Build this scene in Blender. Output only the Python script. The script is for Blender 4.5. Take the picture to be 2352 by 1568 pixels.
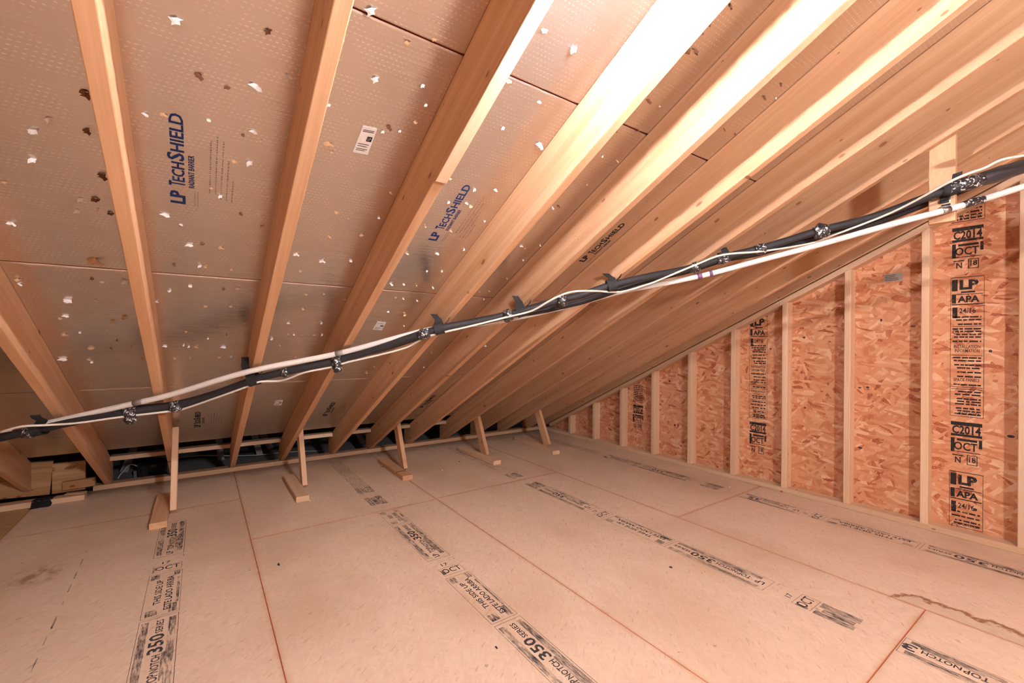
import bpy, bmesh, math, random
from mathutils import Vector, Matrix
random.seed(7)
for o in list(bpy.data.objects): bpy.data.objects.remove(o)
scene = bpy.context.scene
COL = scene.collection
# ------------------------------------------------------------------ camera
F_PX, YAW, PITCH, ROLL, CAM_H = 1012.67, math.radians(35.21), math.radians(.0265), math.radians(.4286), 1.1547
fw = Vector((math.sin(YAW)*math.cos(PITCH), math.cos(YAW)*math.cos(PITCH), math.sin(PITCH)))
rt = Vector((math.cos(YAW), -math.sin(YAW), 0)); up = rt.cross(fw)
rt, up = rt*math.cos(ROLL)+up*math.sin(ROLL), up*math.cos(ROLL)-rt*math.sin(ROLL)
cam = bpy.data.objects.new('camera', bpy.data.cameras.new('camera')); COL.objects.link(cam)
CAMP = Vector((0, 0, CAM_H))
cam.matrix_world = Matrix(((rt.x, up.x, -fw.x, 0), (rt.y, up.y, -fw.y, 0), (rt.z, up.z, -fw.z, CAM_H), (0, 0, 0, 1)))
cam.data.lens = 36*F_PX/2352; cam.data.sensor_width = 36; cam.data.clip_start = .02
scene.camera = cam
# ------------------------------------------------------------------ world, exposure
w = bpy.data.worlds.new('world'); scene.world = w; w.use_nodes = True
w.node_tree.nodes['Background'].inputs[0].default_value = (.02, .02, .022, 1)
w.node_tree.nodes['Background'].inputs[1].default_value = 1
vs = scene.view_settings
vs.view_transform = 'Standard'; vs.look = 'None'; vs.gamma = 1; vs.use_curve_mapping = False
vs.exposure = 0.53
cy = scene.cycles
cy.max_bounces = 5; cy.diffuse_bounces = 4; cy.glossy_bounces = 3; cy.transparent_max_bounces = 6; cy.transmission_bounces = 0; cy.volume_bounces = 0
cy.adaptive_threshold = .25; cy.use_light_tree = False
BULB_W = 41.0       # bare bulb under the rafters, just above the frame
FILL_W = 104.0      # added fill lamp, unseen behind the camera, to even out the light
BULB_COL = (1.0, .965, .985)

# ------------------------------------------------------------------ measured layout (metres; X along the eave, Y towards it)
RC, RM = 2.31, .5                    # rafter underside: Z = RC - RM*Y
SL = math.sqrt(1+RM*RM); DEP = .184   # 2x8 rafters
DC = RC+DEP*SL                       # foil plane: Z = DC - RM*Y
RX = {-3: -1.0, -2: -.595, -1: -.196, 0: .214, 1: .603, 2: 1.045, 3: 1.414, 4: 1.831, 5: 2.260, 6: 2.666, 7: 3.055, 8: 3.45}
XG = 3.706                           # face of the gable studs
XA, PW = .2425, 1.1733               # floor seam and sheet width
YPL = 4.55                           # sole plate
RIDGE = -1.0

def und(y): return RC-RM*y
def dck(y): return DC-RM*y
def ray(px, py): return fw+rt*((px-1176)/F_PX)-up*((py-784)/F_PX)
def onP(px, py, c):
    d = ray(px, py); t = (c-CAMP.z)/(RM*d.y+d.z); return CAMP+d*t
def onZ(px, py, z):
    d = ray(px, py); t = (z-CAMP.z)/d.z; return CAMP+d*t
def onX(px, py, x):
    d = ray(px, py); t = x/d.x; return CAMP+d*t
def onY(px, py, y):
    d = ray(px, py); t = y/d.y; return CAMP+d*t

# ------------------------------------------------------------------ materials
class NT:
    def __init__(s, name):
        s.m = bpy.data.materials.new(name); s.m.use_nodes = True; s.t = s.m.node_tree; s.t.nodes.clear()
        s.out = s.n('ShaderNodeOutputMaterial')
    def n(s, typ, **kw):
        o = s.t.nodes.new(typ)
        for k, v in kw.items():
            if k[0] == '_': setattr(o, k[1:], v)
            else:
                key = int(k[1:]) if k[0] == 'i' and k[1:].isdigit() else k.replace('__', ' ')
                if hasattr(v, 'node'): s.t.links.new(v, o.inputs[key])
                else: o.inputs[key].default_value = v
        return o
    def math(s, op, a, b=0., c=0.):
        o = s.n('ShaderNodeMath', _operation=op, i0=a, i1=b)
        if op in ('MULTIPLY_ADD',): 
            if hasattr(c, 'node'): s.t.links.new(c, o.inputs[2])
            else: o.inputs[2].default_value = c
        return o.outputs[0]
    def mix(s, f, a, b, mode='MIX'):
        o = s.n('ShaderNodeMix', _data_type='RGBA', _blend_type=mode)
        for k, v in ((0, f), (6, a), (7, b)):
            if hasattr(v, 'node'): s.t.links.new(v, o.inputs[k])
            else: o.inputs[k].default_value = (v if k == 0 or len(v) == 4 else (*v, 1))
        return o.outputs[2]
    def ramp(s, f, stops, interp='LINEAR'):
        o = s.n('ShaderNodeValToRGB', i0=f); cr = o.color_ramp; cr.interpolation = interp
        while len(cr.elements) < len(stops): cr.elements.new(.5)
        for e, (p, c) in zip(cr.elements, stops):
            e.position = p; e.color = (*c, 1) if not isinstance(c, (int, float)) else (c, c, c, 1)
        return o.outputs[0]
    def coord(s, kind='Object'): return s.n('ShaderNodeTexCoord').outputs[kind]
    def mapping(s, v, scale=(1, 1, 1), rot=(0, 0, 0), loc=(0, 0, 0)):
        return s.n('ShaderNodeMapping', Vector=v, Scale=scale, Rotation=rot, Location=loc).outputs[0]
    def noise(s, v, scale=5, detail=3, rough=.55, dist=0):
        return s.n('ShaderNodeTexNoise', Vector=v, Scale=scale, Detail=detail, Roughness=rough, Distortion=dist).outputs[0]
    def principled(s, col, rough=.7, metal=0, bump=None, bstr=.2, bdist=.002, spec=.3, **kw):
        p = s.n('ShaderNodeBsdfPrincipled', Base__Color=col if hasattr(col, 'node') else (*col, 1), Roughness=rough, Metallic=metal)
        p.inputs['Specular IOR Level'].default_value = spec
        if bump is not None:
            b = s.n('ShaderNodeBump', Height=bump, Strength=bstr, Distance=bdist)
            s.t.links.new(b.outputs[0], p.inputs['Normal'])
        return p
    def done(s, sh): s.t.links.new(sh.outputs[0], s.out.inputs[0]); return s.m

def wood(name, light, dark, knot=(.25, .10, .04), knots=.55, ks=2.4, rough=.62, var=.12, kr0=.03, kr1=.10):
    N = NT(name); co = N.coord(); rnd = N.n('ShaderNodeObjectInfo').outputs['Random']
    off = N.n('ShaderNodeVectorMath', _operation='SCALE', i0=(7.3, 3.1, 5.7)); N.t.links.new(rnd, off.inputs['Scale'])
    v = N.n('ShaderNodeVectorMath', _operation='ADD', i0=co, i1=off.outputs[0]).outputs[0]
    # knots: sparse cells stretched a little along the grain
    sp = N.n('ShaderNodeSeparateXYZ', Vector=v)
    kc = N.n('ShaderNodeCombineXYZ', X=N.math('MULTIPLY', sp.outputs[0], ks), Y=N.math('MULTIPLY_ADD', sp.outputs[1], .9, N.math('MULTIPLY', sp.outputs[2], ks*2.2)))
    kv = N.n('ShaderNodeTexVoronoi', _voronoi_dimensions='2D', Vector=kc.outputs[0], Scale=1.0)
    kr = N.n('ShaderNodeSeparateColor', Color=kv.outputs['Color'])
    present = N.math('GREATER_THAN', kr.outputs[0], 1-knots*.55)
    rad = N.math('MULTIPLY_ADD', N.math('MULTIPLY', kr.outputs[1], kr.outputs[1]), kr1, kr0)
    d = N.math('DIVIDE', kv.outputs['Distance'], rad)
    kmask = N.math('MULTIPLY', present, N.ramp(d, [(.0, 1.), (.75, .85), (1., 0.)]))
    halo = N.math('MULTIPLY', present, N.ramp(N.math('MULTIPLY', d, .35), [(0., 1.), (1., 0.)]))
    warp = N.n('ShaderNodeVectorMath', _operation='SCALE', i0=(0, .02, .02)); N.t.links.new(halo, warp.inputs['Scale'])
    v2 = N.n('ShaderNodeVectorMath', _operation='ADD', i0=v, i1=warp.outputs[0]).outputs[0]
    g1 = N.noise(N.mapping(v2, (.9, 26, 26)), 1, 2, .6)
    g2 = N.noise(N.mapping(v2, (4, 170, 170)), 1, 1, .5)
    big = N.noise(N.mapping(v, (.8, 3, 3)), 1, 1)
    f = N.math('ADD', N.math('MULTIPLY', g1, .75), N.math('MULTIPLY', g2, .25))
    base = N.mix(N.ramp(f, [(.36, 0.), (.64, 1.)]), light, dark)
    base = N.mix(N.math('MULTIPLY', N.ramp(big, [(.35, 0.), (.7, 1.)]), .45), base, dark)
    hsv = N.n('ShaderNodeHueSaturation', Color=base)
    N.t.links.new(N.math('MULTIPLY_ADD', rnd, var*2, 1-var), hsv.inputs['Value'])
    base = N.mix(N.math('MULTIPLY', halo, .35), hsv.outputs[0], dark)
    base = N.mix(N.math('MULTIPLY', kmask, .85), base, knot)
    return N.done(N.principled(base, rough))

def osb(name, stops, seed=0., strand=(16, 4), contrast=1., extra=None, swap=None, rough=.7):
    """strand board: four layers of stretched cells at different angles, each strand its own tone"""
    N = NT(name); co = N.coord()
    if swap: co = N.mapping(co, rot=swap)
    wob = N.noise(N.mapping(co, (2.5, 2.5, 2.5)), 1, 2)
    wv = N.n('ShaderNodeVectorMath', _operation='SCALE', i0=(.10, .08, 0)); N.t.links.new(wob, wv.inputs['Scale'])
    v = N.n('ShaderNodeVectorMath', _operation='ADD', i0=co, i1=wv.outputs[0]).outputs[0]
    val = None
    fib = N.noise(N.mapping(v, (strand[0]*9, strand[1]*9, 1)), 1, 1)
    for i, a in enumerate((1.4, .55, 2.3, .1) if strand[0] < 50 else (.15, 1.05, -.8, .45)):
        rv = N.mapping(v, (1, 1, 1), (0, 0, a))
        mv = N.mapping(rv, (strand[0]*(1+.2*i), strand[1]*(1+.15*i), 0), (0, 0, 0), (seed+i*3.7, i*1.3, 0))
        vo = N.n('ShaderNodeTexVoronoi', _voronoi_dimensions='2D', Vector=mv, Scale=1.0, Randomness=1.)
        sc = N.n('ShaderNodeSeparateColor', Color=vo.outputs['Color']); t = sc.outputs[0]
        if val is None: val = t
        else:
            m = N.math('GREATER_THAN', sc.outputs[2], .62)
            val = N.n('ShaderNodeMix', _data_type='FLOAT', i0=m, i2=val, i3=t).outputs[0]
    val = N.math('ADD', N.math('MULTIPLY', val, .78), N.math('MULTIPLY', fib, .22))
    if contrast != 1: val = N.math('ADD', N.math('MULTIPLY', val, contrast), .5*(1-contrast))
    col = N.ramp(val, stops)
    if extra: col = extra(N, col)
    return N.done(N.principled(col, rough))

M = {}
M['rafter'] = wood('rafter_pine', (.70, .445, .27), (.58, .32, .17), (.25, .095, .045), knots=.75, ks=4.6, kr0=.022, kr1=.085)
M['pale'] = wood('pale_pine', (.76, .55, .38), (.66, .43, .27), knots=.5, ks=5., kr0=.02, kr1=.05)
M['knotty'] = wood('knotty_pine', (.60, .39, .21), (.42, .22, .09), (.20, .06, .02), knots=1.2, ks=7., kr0=.06, kr1=.20)
M['grey_wood'] = wood('weathered_wood', (.46, .43, .42), (.36, .33, .32), knots=.1)
M['gable_osb'] = osb('gable_strand_board', [(.10, (.32, .075, .035)), (.17, (.54, .20, .095)), (.42, (.63, .285, .15)), (.74, (.68, .35, .20)), (.95, (.78, .52, .34))], strand=(38, 10), swap=None)

def floor_extra(N, col):
    co = N.coord()
    # fine lengthwise flecks and scuffs
    fl = N.noise(N.mapping(N.mapping(co, rot=(0, 0, .9)), (85, 16, 1)), 1, 3, .6)
    col = N.mix(N.ramp(fl, [(.60, 0.), (.74, .60)]), col, (.40, .22, .12))
    bl = N.noise(N.mapping(co, (1.6, 1.1, 1), loc=(3, 1, 0)), 1, 2, .6)
    col = N.mix(N.ramp(bl, [(.46, 0.), (.68, .42)]), col, (.50, .325, .20))
    lt = N.noise(N.mapping(co, (2.3, 2.9, 1), loc=(8, 5, 0)), 1, 3, .65)
    col = N.mix(N.ramp(lt, [(.55, 0.), (.8, .4)]), col, (.80, .60, .42))
    sp = N.noise(N.mapping(co, (22, 22, 1), loc=(2, 9, 0)), 1, 2)
    col = N.mix(N.ramp(sp, [(.72, 0.), (.78, .55)]), col, (.28, .15, .08))
    sep = N.n('ShaderNodeSeparateXYZ', Vector=co); X, Y = sep.outputs[0], sep.outputs[1]
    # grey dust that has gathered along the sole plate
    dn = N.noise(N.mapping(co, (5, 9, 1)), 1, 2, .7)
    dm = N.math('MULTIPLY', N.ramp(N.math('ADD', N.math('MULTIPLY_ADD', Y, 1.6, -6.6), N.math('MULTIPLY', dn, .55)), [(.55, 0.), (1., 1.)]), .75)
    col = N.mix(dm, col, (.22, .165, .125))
    # water stain: tide line along the seam at the right
    nz = N.noise(N.mapping(co, (14, 11, 1)), 1, 3, .7)
    yy = N.math('MULTIPLY_ADD', Y, -1., .655)
    grow = N.math('MINIMUM', N.math('MULTIPLY', yy, 1.6), .105)
    ex = N.math('SUBTRACT', X, N.math('ADD', 2.592, N.math('ADD', grow, N.math('MULTIPLY_ADD', nz, .16, -.085))))   # signed distance from the tide line
    on = N.math('MULTIPLY', N.math('GREATER_THAN', yy, 0.), N.math('GREATER_THAN', X, 2.585))
    inside = N.math('MULTIPLY', on, N.math('LESS_THAN', ex, 0.))
    rim = N.math('MULTIPLY', on, N.ramp(N.math('MULTIPLY', N.math('ABSOLUTE', ex), 40.), [(.2, 1.), (.95, 0.)]))
    col = N.mix(N.math('MULTIPLY', inside, N.math('MULTIPLY', nz, .65)), col, (.42, .34, .22))
    col = N.mix(N.math('MULTIPLY', rim, .88), col, (.24, .085, .02))
    # brown halo of swollen, dirty wood along the sheet edges
    g = N.n('ShaderNodeSeparateXYZ', Vector=N.coord('Generated')); gx, gy = g.outputs[0], g.outputs[1]
    ed = N.math('MINIMUM', N.math('MULTIPLY', N.math('MINIMUM', gx, N.math('SUBTRACT', 1., gx)), 1.173), N.math('MULTIPLY', N.math('MINIMUM', gy, N.math('SUBTRACT', 1., gy)), 2.2))
    hm = N.ramp(N.math('ADD', N.math('MULTIPLY', ed, 28.), N.math('MULTIPLY', dn, .9)), [(.30, .75), (.62, .25), (1., 0.)])
    col = N.mix(hm, col, (.47, .245, .13))
    # brown smudge at the left
    dx = N.math('MULTIPLY', N.math('ADD', X, .65), 8.); dy = N.math('MULTIPLY', N.math('ADD', Y, -3.08), 7.)
    rr = N.math('ADD', N.math('MULTIPLY', dx, dx), N.math('MULTIPLY', dy, dy))
    sm = N.math('MULTIPLY', N.ramp(rr, [(.1, 1.), (1., 0.)]), N.ramp(N.noise(N.mapping(co, (16, 10, 1)), 1, 2, .7), [(.42, 0.), (.62, .75)]))
    col = N.mix(sm, col, (.30, .15, .05))
    return col
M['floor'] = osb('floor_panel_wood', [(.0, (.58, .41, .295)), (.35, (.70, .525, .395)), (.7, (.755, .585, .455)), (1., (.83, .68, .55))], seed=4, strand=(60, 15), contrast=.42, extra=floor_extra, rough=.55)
M['ply'] = wood('yellow_plywood', (.58, .37, .19), (.48, .28, .13), knots=.0)

def simple(name, col, rough=.6, metal=0, spec=.4, bump=0, bs=60):
    N = NT(name); co = N.coord(); nz = N.noise(N.mapping(co, (bs, bs, bs)), 1, 3)
    c = N.mix(N.math('MULTIPLY', nz, .35), col, tuple(x*.6 for x in col))
    return N.done(N.principled(c, rough, metal, nz if bump else None, bump, .002, spec))
M['edge'] = simple('swollen_panel_edge', (.60, .20, .09), .8)
M['red_edge'] = simple('red_painted_edge', (.42, .09, .05), .6)
M['deck_back'] = simple('strand_board_back', (.42, .26, .15), .8)
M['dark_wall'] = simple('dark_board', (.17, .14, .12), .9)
M['slate'] = simple('grey_dusty_board', (.34, .33, .35), .95)
M['white_pvc'] = simple('white_plastic', (.80, .77, .74), .35, spec=.5)
M['clear_pvc'] = simple('greyed_plastic', (.62, .53, .47), .35, spec=.5)
M['wire'] = simple('ivory_cable', (.80, .75, .68), .45)
M['foam'] = simple('black_foam', (.030, .027, .030), .62, spec=.35, bump=.25, bs=180)
M['web'] = simple('black_webbing', (.028, .028, .030), .8, bump=.5, bs=400)
M['cloth'] = simple('black_felt', (.012, .013, .020), .95)
M['steel'] = simple('zinc_steel', (.62, .64, .68), .28, metal=1)
M['purple'] = simple('purple_primer', (.22, .10, .22), .5)
M['grey_tape'] = simple('grey_tape', (.30, .29, .28), .45)
M['black_plastic'] = simple('black_plastic', (.035, .035, .040), .28, spec=.7)
M['red'] = simple('red_plastic', (.60, .05, .03), .45)
M['porcelain'] = simple('porcelain', (.75, .73, .70), .3)
M['nail'] = simple('dark_nail', (.06, .05, .05), .5, metal=.6)
M['splinter'] = simple('torn_wood', (.62, .40, .24), .85)
M['splinter_dark'] = simple('torn_dark_wood', (.20, .09, .04), .85)
M['paper'] = simple('white_paper', (.93, .93, .94), .7)
M['grey_paper'] = simple('grey_paper', (.42, .36, .34), .7)
M['foil_flap'] = simple('torn_foil', (.95, .95, .97), .45)

def tape_mat():
    N = NT('printed_black_tape'); co = N.coord()
    n1 = N.noise(N.mapping(co, (70, 70, 70)), 1, 2, .5, 1.2)
    m = N.ramp(n1, [(.585, 0.), (.605, 1.)], 'LINEAR')
    col = N.mix(m, (.025, .022, .024), (.70, .72, .76))
    b = N.noise(N.mapping(co, (120, 120, 120)), 1, 3)
    return N.done(N.principled(col, .28, bump=b, bstr=.8, bdist=.004, spec=.6))
M['tape'] = tape_mat()

def foil():
    N = NT('foil_radiant_barrier'); co = N.coord()       # local x along the eave, local y down the slope
    fine = N.noise(N.mapping(co, (5, 230, 1)), 1, 1, .6)
    mid = N.noise(N.mapping(co, (3.5, 34, 1)), 1, 2, .6)
    crk = N.noise(N.mapping(co, (30, 30, 1)), 1, 1, .7)
    sep = N.n('ShaderNodeSeparateXYZ', Vector=co)
    row = N.math('FRACT', N.math('MULTIPLY', sep.outputs[1], 74.)); cl = N.math('FRACT', N.math('MULTIPLY_ADD', sep.outputs[0], 70., N.math('MULTIPLY', N.math('FLOOR', N.math('MULTIPLY', sep.outputs[1], 74.)), .382)))
    a = N.math('ABSOLUTE', N.math('SUBTRACT', row, .5)); b = N.math('ABSOLUTE', N.math('SUBTRACT', cl, .5))
    dash = N.math('MULTIPLY', N.math('LESS_THAN', a, .10), N.math('LESS_THAN', b, .25))
    wear = N.ramp(N.noise(N.mapping(co, (14, 14, 1)), 1, 2), [(.40, 0.), (.62, 1.)])
    dash = N.math('MULTIPLY', dash, wear)
    h = N.math('ADD', N.math('ADD', N.math('MULTIPLY', fine, .55), N.math('MULTIPLY', mid, .9)), N.math('MULTIPLY', crk, .25))
    col = N.mix(dash, (.77, .70, .645), (1., .97, .94))
    rough = N.math('MULTIPLY_ADD', mid, .14, .17)
    p = N.principled(col, .3, .94, h, .40, .003)
    N.t.links.new(rough, p.inputs['Roughness'])
    return N.done(p)
M['foil'] = foil()

def ink(name, col, lo, hi, scale=(60, 60, 60)):
    N = NT(name); co = N.coord()
    n = N.math('ADD', N.math('MULTIPLY', N.noise(N.mapping(co, scale), 1, 3, .7), .65), N.math('MULTIPLY', N.noise(N.mapping(co, (9, 9, 9)), 1, 2), .35))
    a = N.ramp(n, [(lo, 0.), (hi, 1.)])
    p = N.principled(col, .8); tr = N.n('ShaderNodeBsdfTransparent')
    mx = N.n('ShaderNodeMixShader', i0=a, i1=tr.outputs[0], i2=p.outputs[0])
    return N.done(mx)
M['ink'] = ink('black_stamp_ink', (.055, .05, .058), .24, .50)
M['ink_worn'] = ink('worn_stamp_ink', (.075, .072, .085), .40, .68, (140, 22, 60))
M['ink_gable'] = ink('black_wall_ink', (.026, .02, .02), .26, .47)
M['ink_faint'] = ink('faint_stamp_ink', (.12, .085, .07), .38, .70, (120, 40, 60))
M['ink_navy'] = ink('navy_foil_ink', (.012, .028, .13), .10, .25)
M['ink_foil_black'] = ink('black_foil_ink', (.020, .016, .016), .15, .3)
M['ink_fine'] = ink('grey_fine_print', (.26, .20, .18), .34, .66)

# ------------------------------------------------------------------ object helpers
def tag(o, label=None, cat=None, group=None, kind=None):
    if label: o['label'] = label
    if cat: o['category'] = cat
    if group: o['group'] = group
    if kind: o['kind'] = kind
    return o
def raw(name, verts, faces, mat, parent=None, frame=None, mats=None, fmat=None, smooth=False):
    """verts in world space; frame = Matrix of the object's own axes (grain runs along its local x)"""
    fr = frame or Matrix.Identity(4); inv = fr.inverted()
    me = bpy.data.meshes.new(name); me.from_pydata([inv @ Vector(v) for v in verts], [], faces)
    me.materials.append(mat)
    for m in (mats or []): me.materials.append(m)
    if fmat: me.polygons.foreach_set('material_index', fmat)
    if smooth: me.polygons.foreach_set('use_smooth', [True]*len(me.polygons))
    bm = bmesh.new(); bm.from_mesh(me); bmesh.ops.recalc_face_normals(bm, faces=bm.faces); bm.to_mesh(me); bm.free()
    o = bpy.data.objects.new(name, me); COL.objects.link(o)
    if parent is not None:
        o.parent = parent
        o.matrix_basis = Matrix.Translation(-parent.location) @ fr if parent.type == 'EMPTY' else parent.matrix_basis.inverted() @ fr if parent.parent is None else (Matrix.Translation(-parent.parent.location) @ parent.matrix_basis if False else (parent_world(parent)).inverted() @ fr)
    else: o.matrix_basis = fr
    return o
def parent_world(o):
    return o.matrix_basis if o.parent is None else parent_world(o.parent) @ o.matrix_basis
def empty(name, loc):
    e = bpy.data.objects.new(name, None); e.empty_display_size = .05; COL.objects.link(e); e.location = loc
    e.matrix_basis = Matrix.Translation(loc); return e
def frame(o, x, z=None):
    x = Vector(x).normalized(); z = Vector(z or (0, 0, 1)); y = z.cross(x)
    if y.length < 1e-4: y = Vector((0, 1, 0)).cross(x)
    y.normalize(); z = x.cross(y)
    return Matrix(((x.x, y.x, z.x, o[0]), (x.y, y.y, z.y, o[1]), (x.z, y.z, z.z, o[2]), (0, 0, 0, 1)))
def beam(name, p0, p1, wy, wz, mat, parent=None, zax=None, ch=.003, trim=None):
    """sawn timber from p0 to p1 (axis of the section), wy across, wz along zax, arrised edges"""
    p0, p1 = Vector(p0), Vector(p1); fr = frame(p0, p1-p0, zax); L = (p1-p0).length
    a, b = wy/2, wz/2
    prof = [(-a+ch, -b), (a-ch, -b), (a, -b+ch), (a, b-ch), (a-ch, b), (-a+ch, b), (-a, b-ch), (-a, -b+ch)]
    vs_, fs = [], []
    for x in (0, L):
        for (y, z) in prof: vs_.append(fr @ Vector((x + (trim(x, y, z) if trim else 0), y, z)))
    for i in range(8): j = (i+1) % 8; fs.append((i, j, 8+j, 8+i))
    fs += [tuple(range(8)), tuple(range(8, 16))]
    return raw(name, vs_, fs, mat, parent, fr)
def box(name, lo, hi, mat, parent=None, ch=0, mats=None):
    (x0, y0, z0), (x1, y1, z1) = lo, hi
    v = [(x0, y0, z0), (x1, y0, z0), (x1, y1, z0), (x0, y1, z0), (x0, y0, z1), (x1, y0, z1), (x1, y1, z1), (x0, y1, z1)]
    return raw(name, v, [(0, 1, 2, 3), (4, 5, 6, 7), (0, 1, 5, 4), (1, 2, 6, 5), (2, 3, 7, 6), (3, 0, 4, 7)], mat, parent)
def smooth_path(P, n=8):
    P = [Vector(p) for p in P]; Q = [P[0]*2-P[1]]+P+[P[-1]*2-P[-2]]; out = []
    for i in range(1, len(Q)-2):
        a, b, c, d = Q[i-1:i+3]
        for k in range(n):
            t = k/n
            out.append(.5*((2*b)+(c-a)*t+(2*a-5*b+4*c-d)*t*t+(3*b-a-3*c+d)*t**3))
    return out+[P[-1]]
def tube_data(path, rad, sides=10, wob=0.):
    vs_, fs = [], []; n = len(path); u = None
    for i, p in enumerate(path):
        t = (path[min(i+1, n-1)]-path[max(i-1, 0)]).normalized()
        if u is None: u = t.cross(Vector((0, 0, 1))).normalized()
        u = (u-t*u.dot(t)).normalized(); v = t.cross(u)
        r = rad[i] if isinstance(rad, (list, tuple)) else rad
        for k in range(sides):
            a = 2*math.pi*k/sides; q = r*(1+random.uniform(-wob, wob))
            vs_.append(p+(u*math.cos(a)+v*math.sin(a))*q)
        if i:
            for k in range(sides):
                j = (k+1) % sides; fs.append(((i-1)*sides+k, (i-1)*sides+j, i*sides+j, i*sides+k))
    fs += [tuple(range(sides)), tuple((n-1)*sides+k for k in range(sides))]
    return vs_, fs
def tube(name, path, rad, mat, parent=None, sides=10, wob=0.):
    v, f = tube_data(path, rad, sides, wob)
    return raw(name, v, f, mat, parent, Matrix.Translation(path[0]), smooth=True)

# flat lettering: returns (verts2d, faces) fitted into a box u0..u1, v0..v1
_tc = {}
def glyphs(s, bold=.0):
    if (s, bold) in _tc: return _tc[(s, bold)]
    cu = bpy.data.curves.new('lettering', 'FONT'); cu.body = s; cu.dimensions = '2D'; cu.fill_mode = 'BOTH'; cu.resolution_u = 2; cu.offset = bold
    ob = bpy.data.objects.new('lettering', cu); COL.objects.link(ob)
    dg = bpy.context.evaluated_depsgraph_get(); dg.update(); me = ob.evaluated_get(dg).to_mesh()
    V = [(v.co.x, v.co.y) for v in me.vertices]; Fc = [tuple(p.vertices) for p in me.polygons]
    ob.evaluated_get(dg).to_mesh_clear(); bpy.data.objects.remove(ob); bpy.data.curves.remove(cu)
    _tc[(s, bold)] = (V, Fc); return V, Fc
class Print:
    """collects flat ink: lettering, frames and smudges in (u, v) and lays them on a plane"""
    def __init__(s): s.v, s.f, s.m = [], [], []
    def add(s, V, Fc, m=0):
        b = len(s.v); s.v += V; s.f += [tuple(i+b for i in q) for q in Fc]; s.m += [m]*len(Fc)
    def text(s, t, u0, u1, v0, v1, m=0, bold=.012):
        V, Fc = glyphs(t, bold); xs = [p[0] for p in V]; ys = [p[1] for p in V]
        sx = (u1-u0)/(max(xs)-min(xs)); sy = (v1-v0)/(max(ys)-min(ys))
        s.add([(u0+(x-min(xs))*sx, v0+(y-min(ys))*sy) for x, y in V], Fc, m)
    def rect(s, u0, u1, v0, v1, m=0): s.add([(u0, v0), (u1, v0), (u1, v1), (u0, v1)], [(0, 1, 2, 3)], m)
    def box(s, u0, u1, v0, v1, t=.0015, m=0):
        s.rect(u0, u1, v0, v0+t, m); s.rect(u0, u1, v1-t, v1, m); s.rect(u0, u0+t, v0, v1, m); s.rect(u1-t, u1, v0, v1, m)
    def ring(s, u, v, r, t=.0015, m=0):
        V = []; 
        for k in range(14):
            a = 2*math.pi*k/14; V += [(u+r*math.cos(a), v+r*math.sin(a)), (u+(r-t)*math.cos(a), v+(r-t)*math.sin(a))]
        s.add(V, [(2*k, (2*k+2) % 28, (2*k+3) % 28, 2*k+1) for k in range(14)], m)
    def obj(s, name, fn, mats, parent):
        return raw(name, [fn(u, v) for u, v in s.v], s.f, mats[0], parent, None, mats[1:], s.m)

# ================================================================== THE SETTING
# ------------------------------------------------------------------ floor
floor = tag(box('floor', (-5.2, -6.2, -.06), (4.2, YPL+.10, -.022), M['edge']), kind='structure')
GAP, CHF = .0003, .0020
def sheet(x0, x1, y0, y1, mat, name='floor_panel'):
    x0 += GAP; x1 -= GAP; y0 += GAP; y1 -= GAP; c = CHF; z = 0.
    v = [(x0, y0, -.02), (x1, y0, -.02), (x1, y1, -.02), (x0, y1, -.02),
         (x0, y0, z-.0025), (x1, y0, z-.0025), (x1, y1, z-.0025), (x0, y1, z-.0025),
         (x0+c, y0+c, z), (x1-c, y0+c, z), (x1-c, y1-c, z), (x0+c, y1-c, z)]
    f = [(0, 1, 2, 3), (0, 1, 5, 4), (1, 2, 6, 5), (2, 3, 7, 6), (3, 0, 4, 7), (4, 5, 9, 8), (5, 6, 10, 9), (6, 7, 11, 10), (7, 4, 8, 11), (8, 9, 10, 11)]
    return raw(name, v, f, mat, floor, None, [M['edge']], [0, 1, 1, 1, 1, 1, 1, 1, 1, 0])
rows = []
JY = {0: [3.746], 1: [2.948], 2: [2.965], 3: [1.748]}
panels = {}
for r in range(4):
    x0 = XA+(r-1)*PW; x1 = x0+PW
    if r == 3: x1 = XG+.03
    ys = [YPL+.02, JY[r][0]]
    while ys[-1] > -6: ys.append(ys[-1]-2.4384)
    ys[-1] = -6.1
    for i in range(len(ys)-1): panels[(r, i)] = sheet(x0, x1, ys[i+1], ys[i], M['floor'])
sheet(XA-2*PW, XA-PW, 1.9, 4.36, M['ply']); sheet(XA-2*PW, XA-PW, -.5, 1.9, M['floor'])
for k in range(2, 4): sheet(XA-(k+1)*PW, XA-k*PW, -.5, 4.5, M['floor'])

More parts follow.
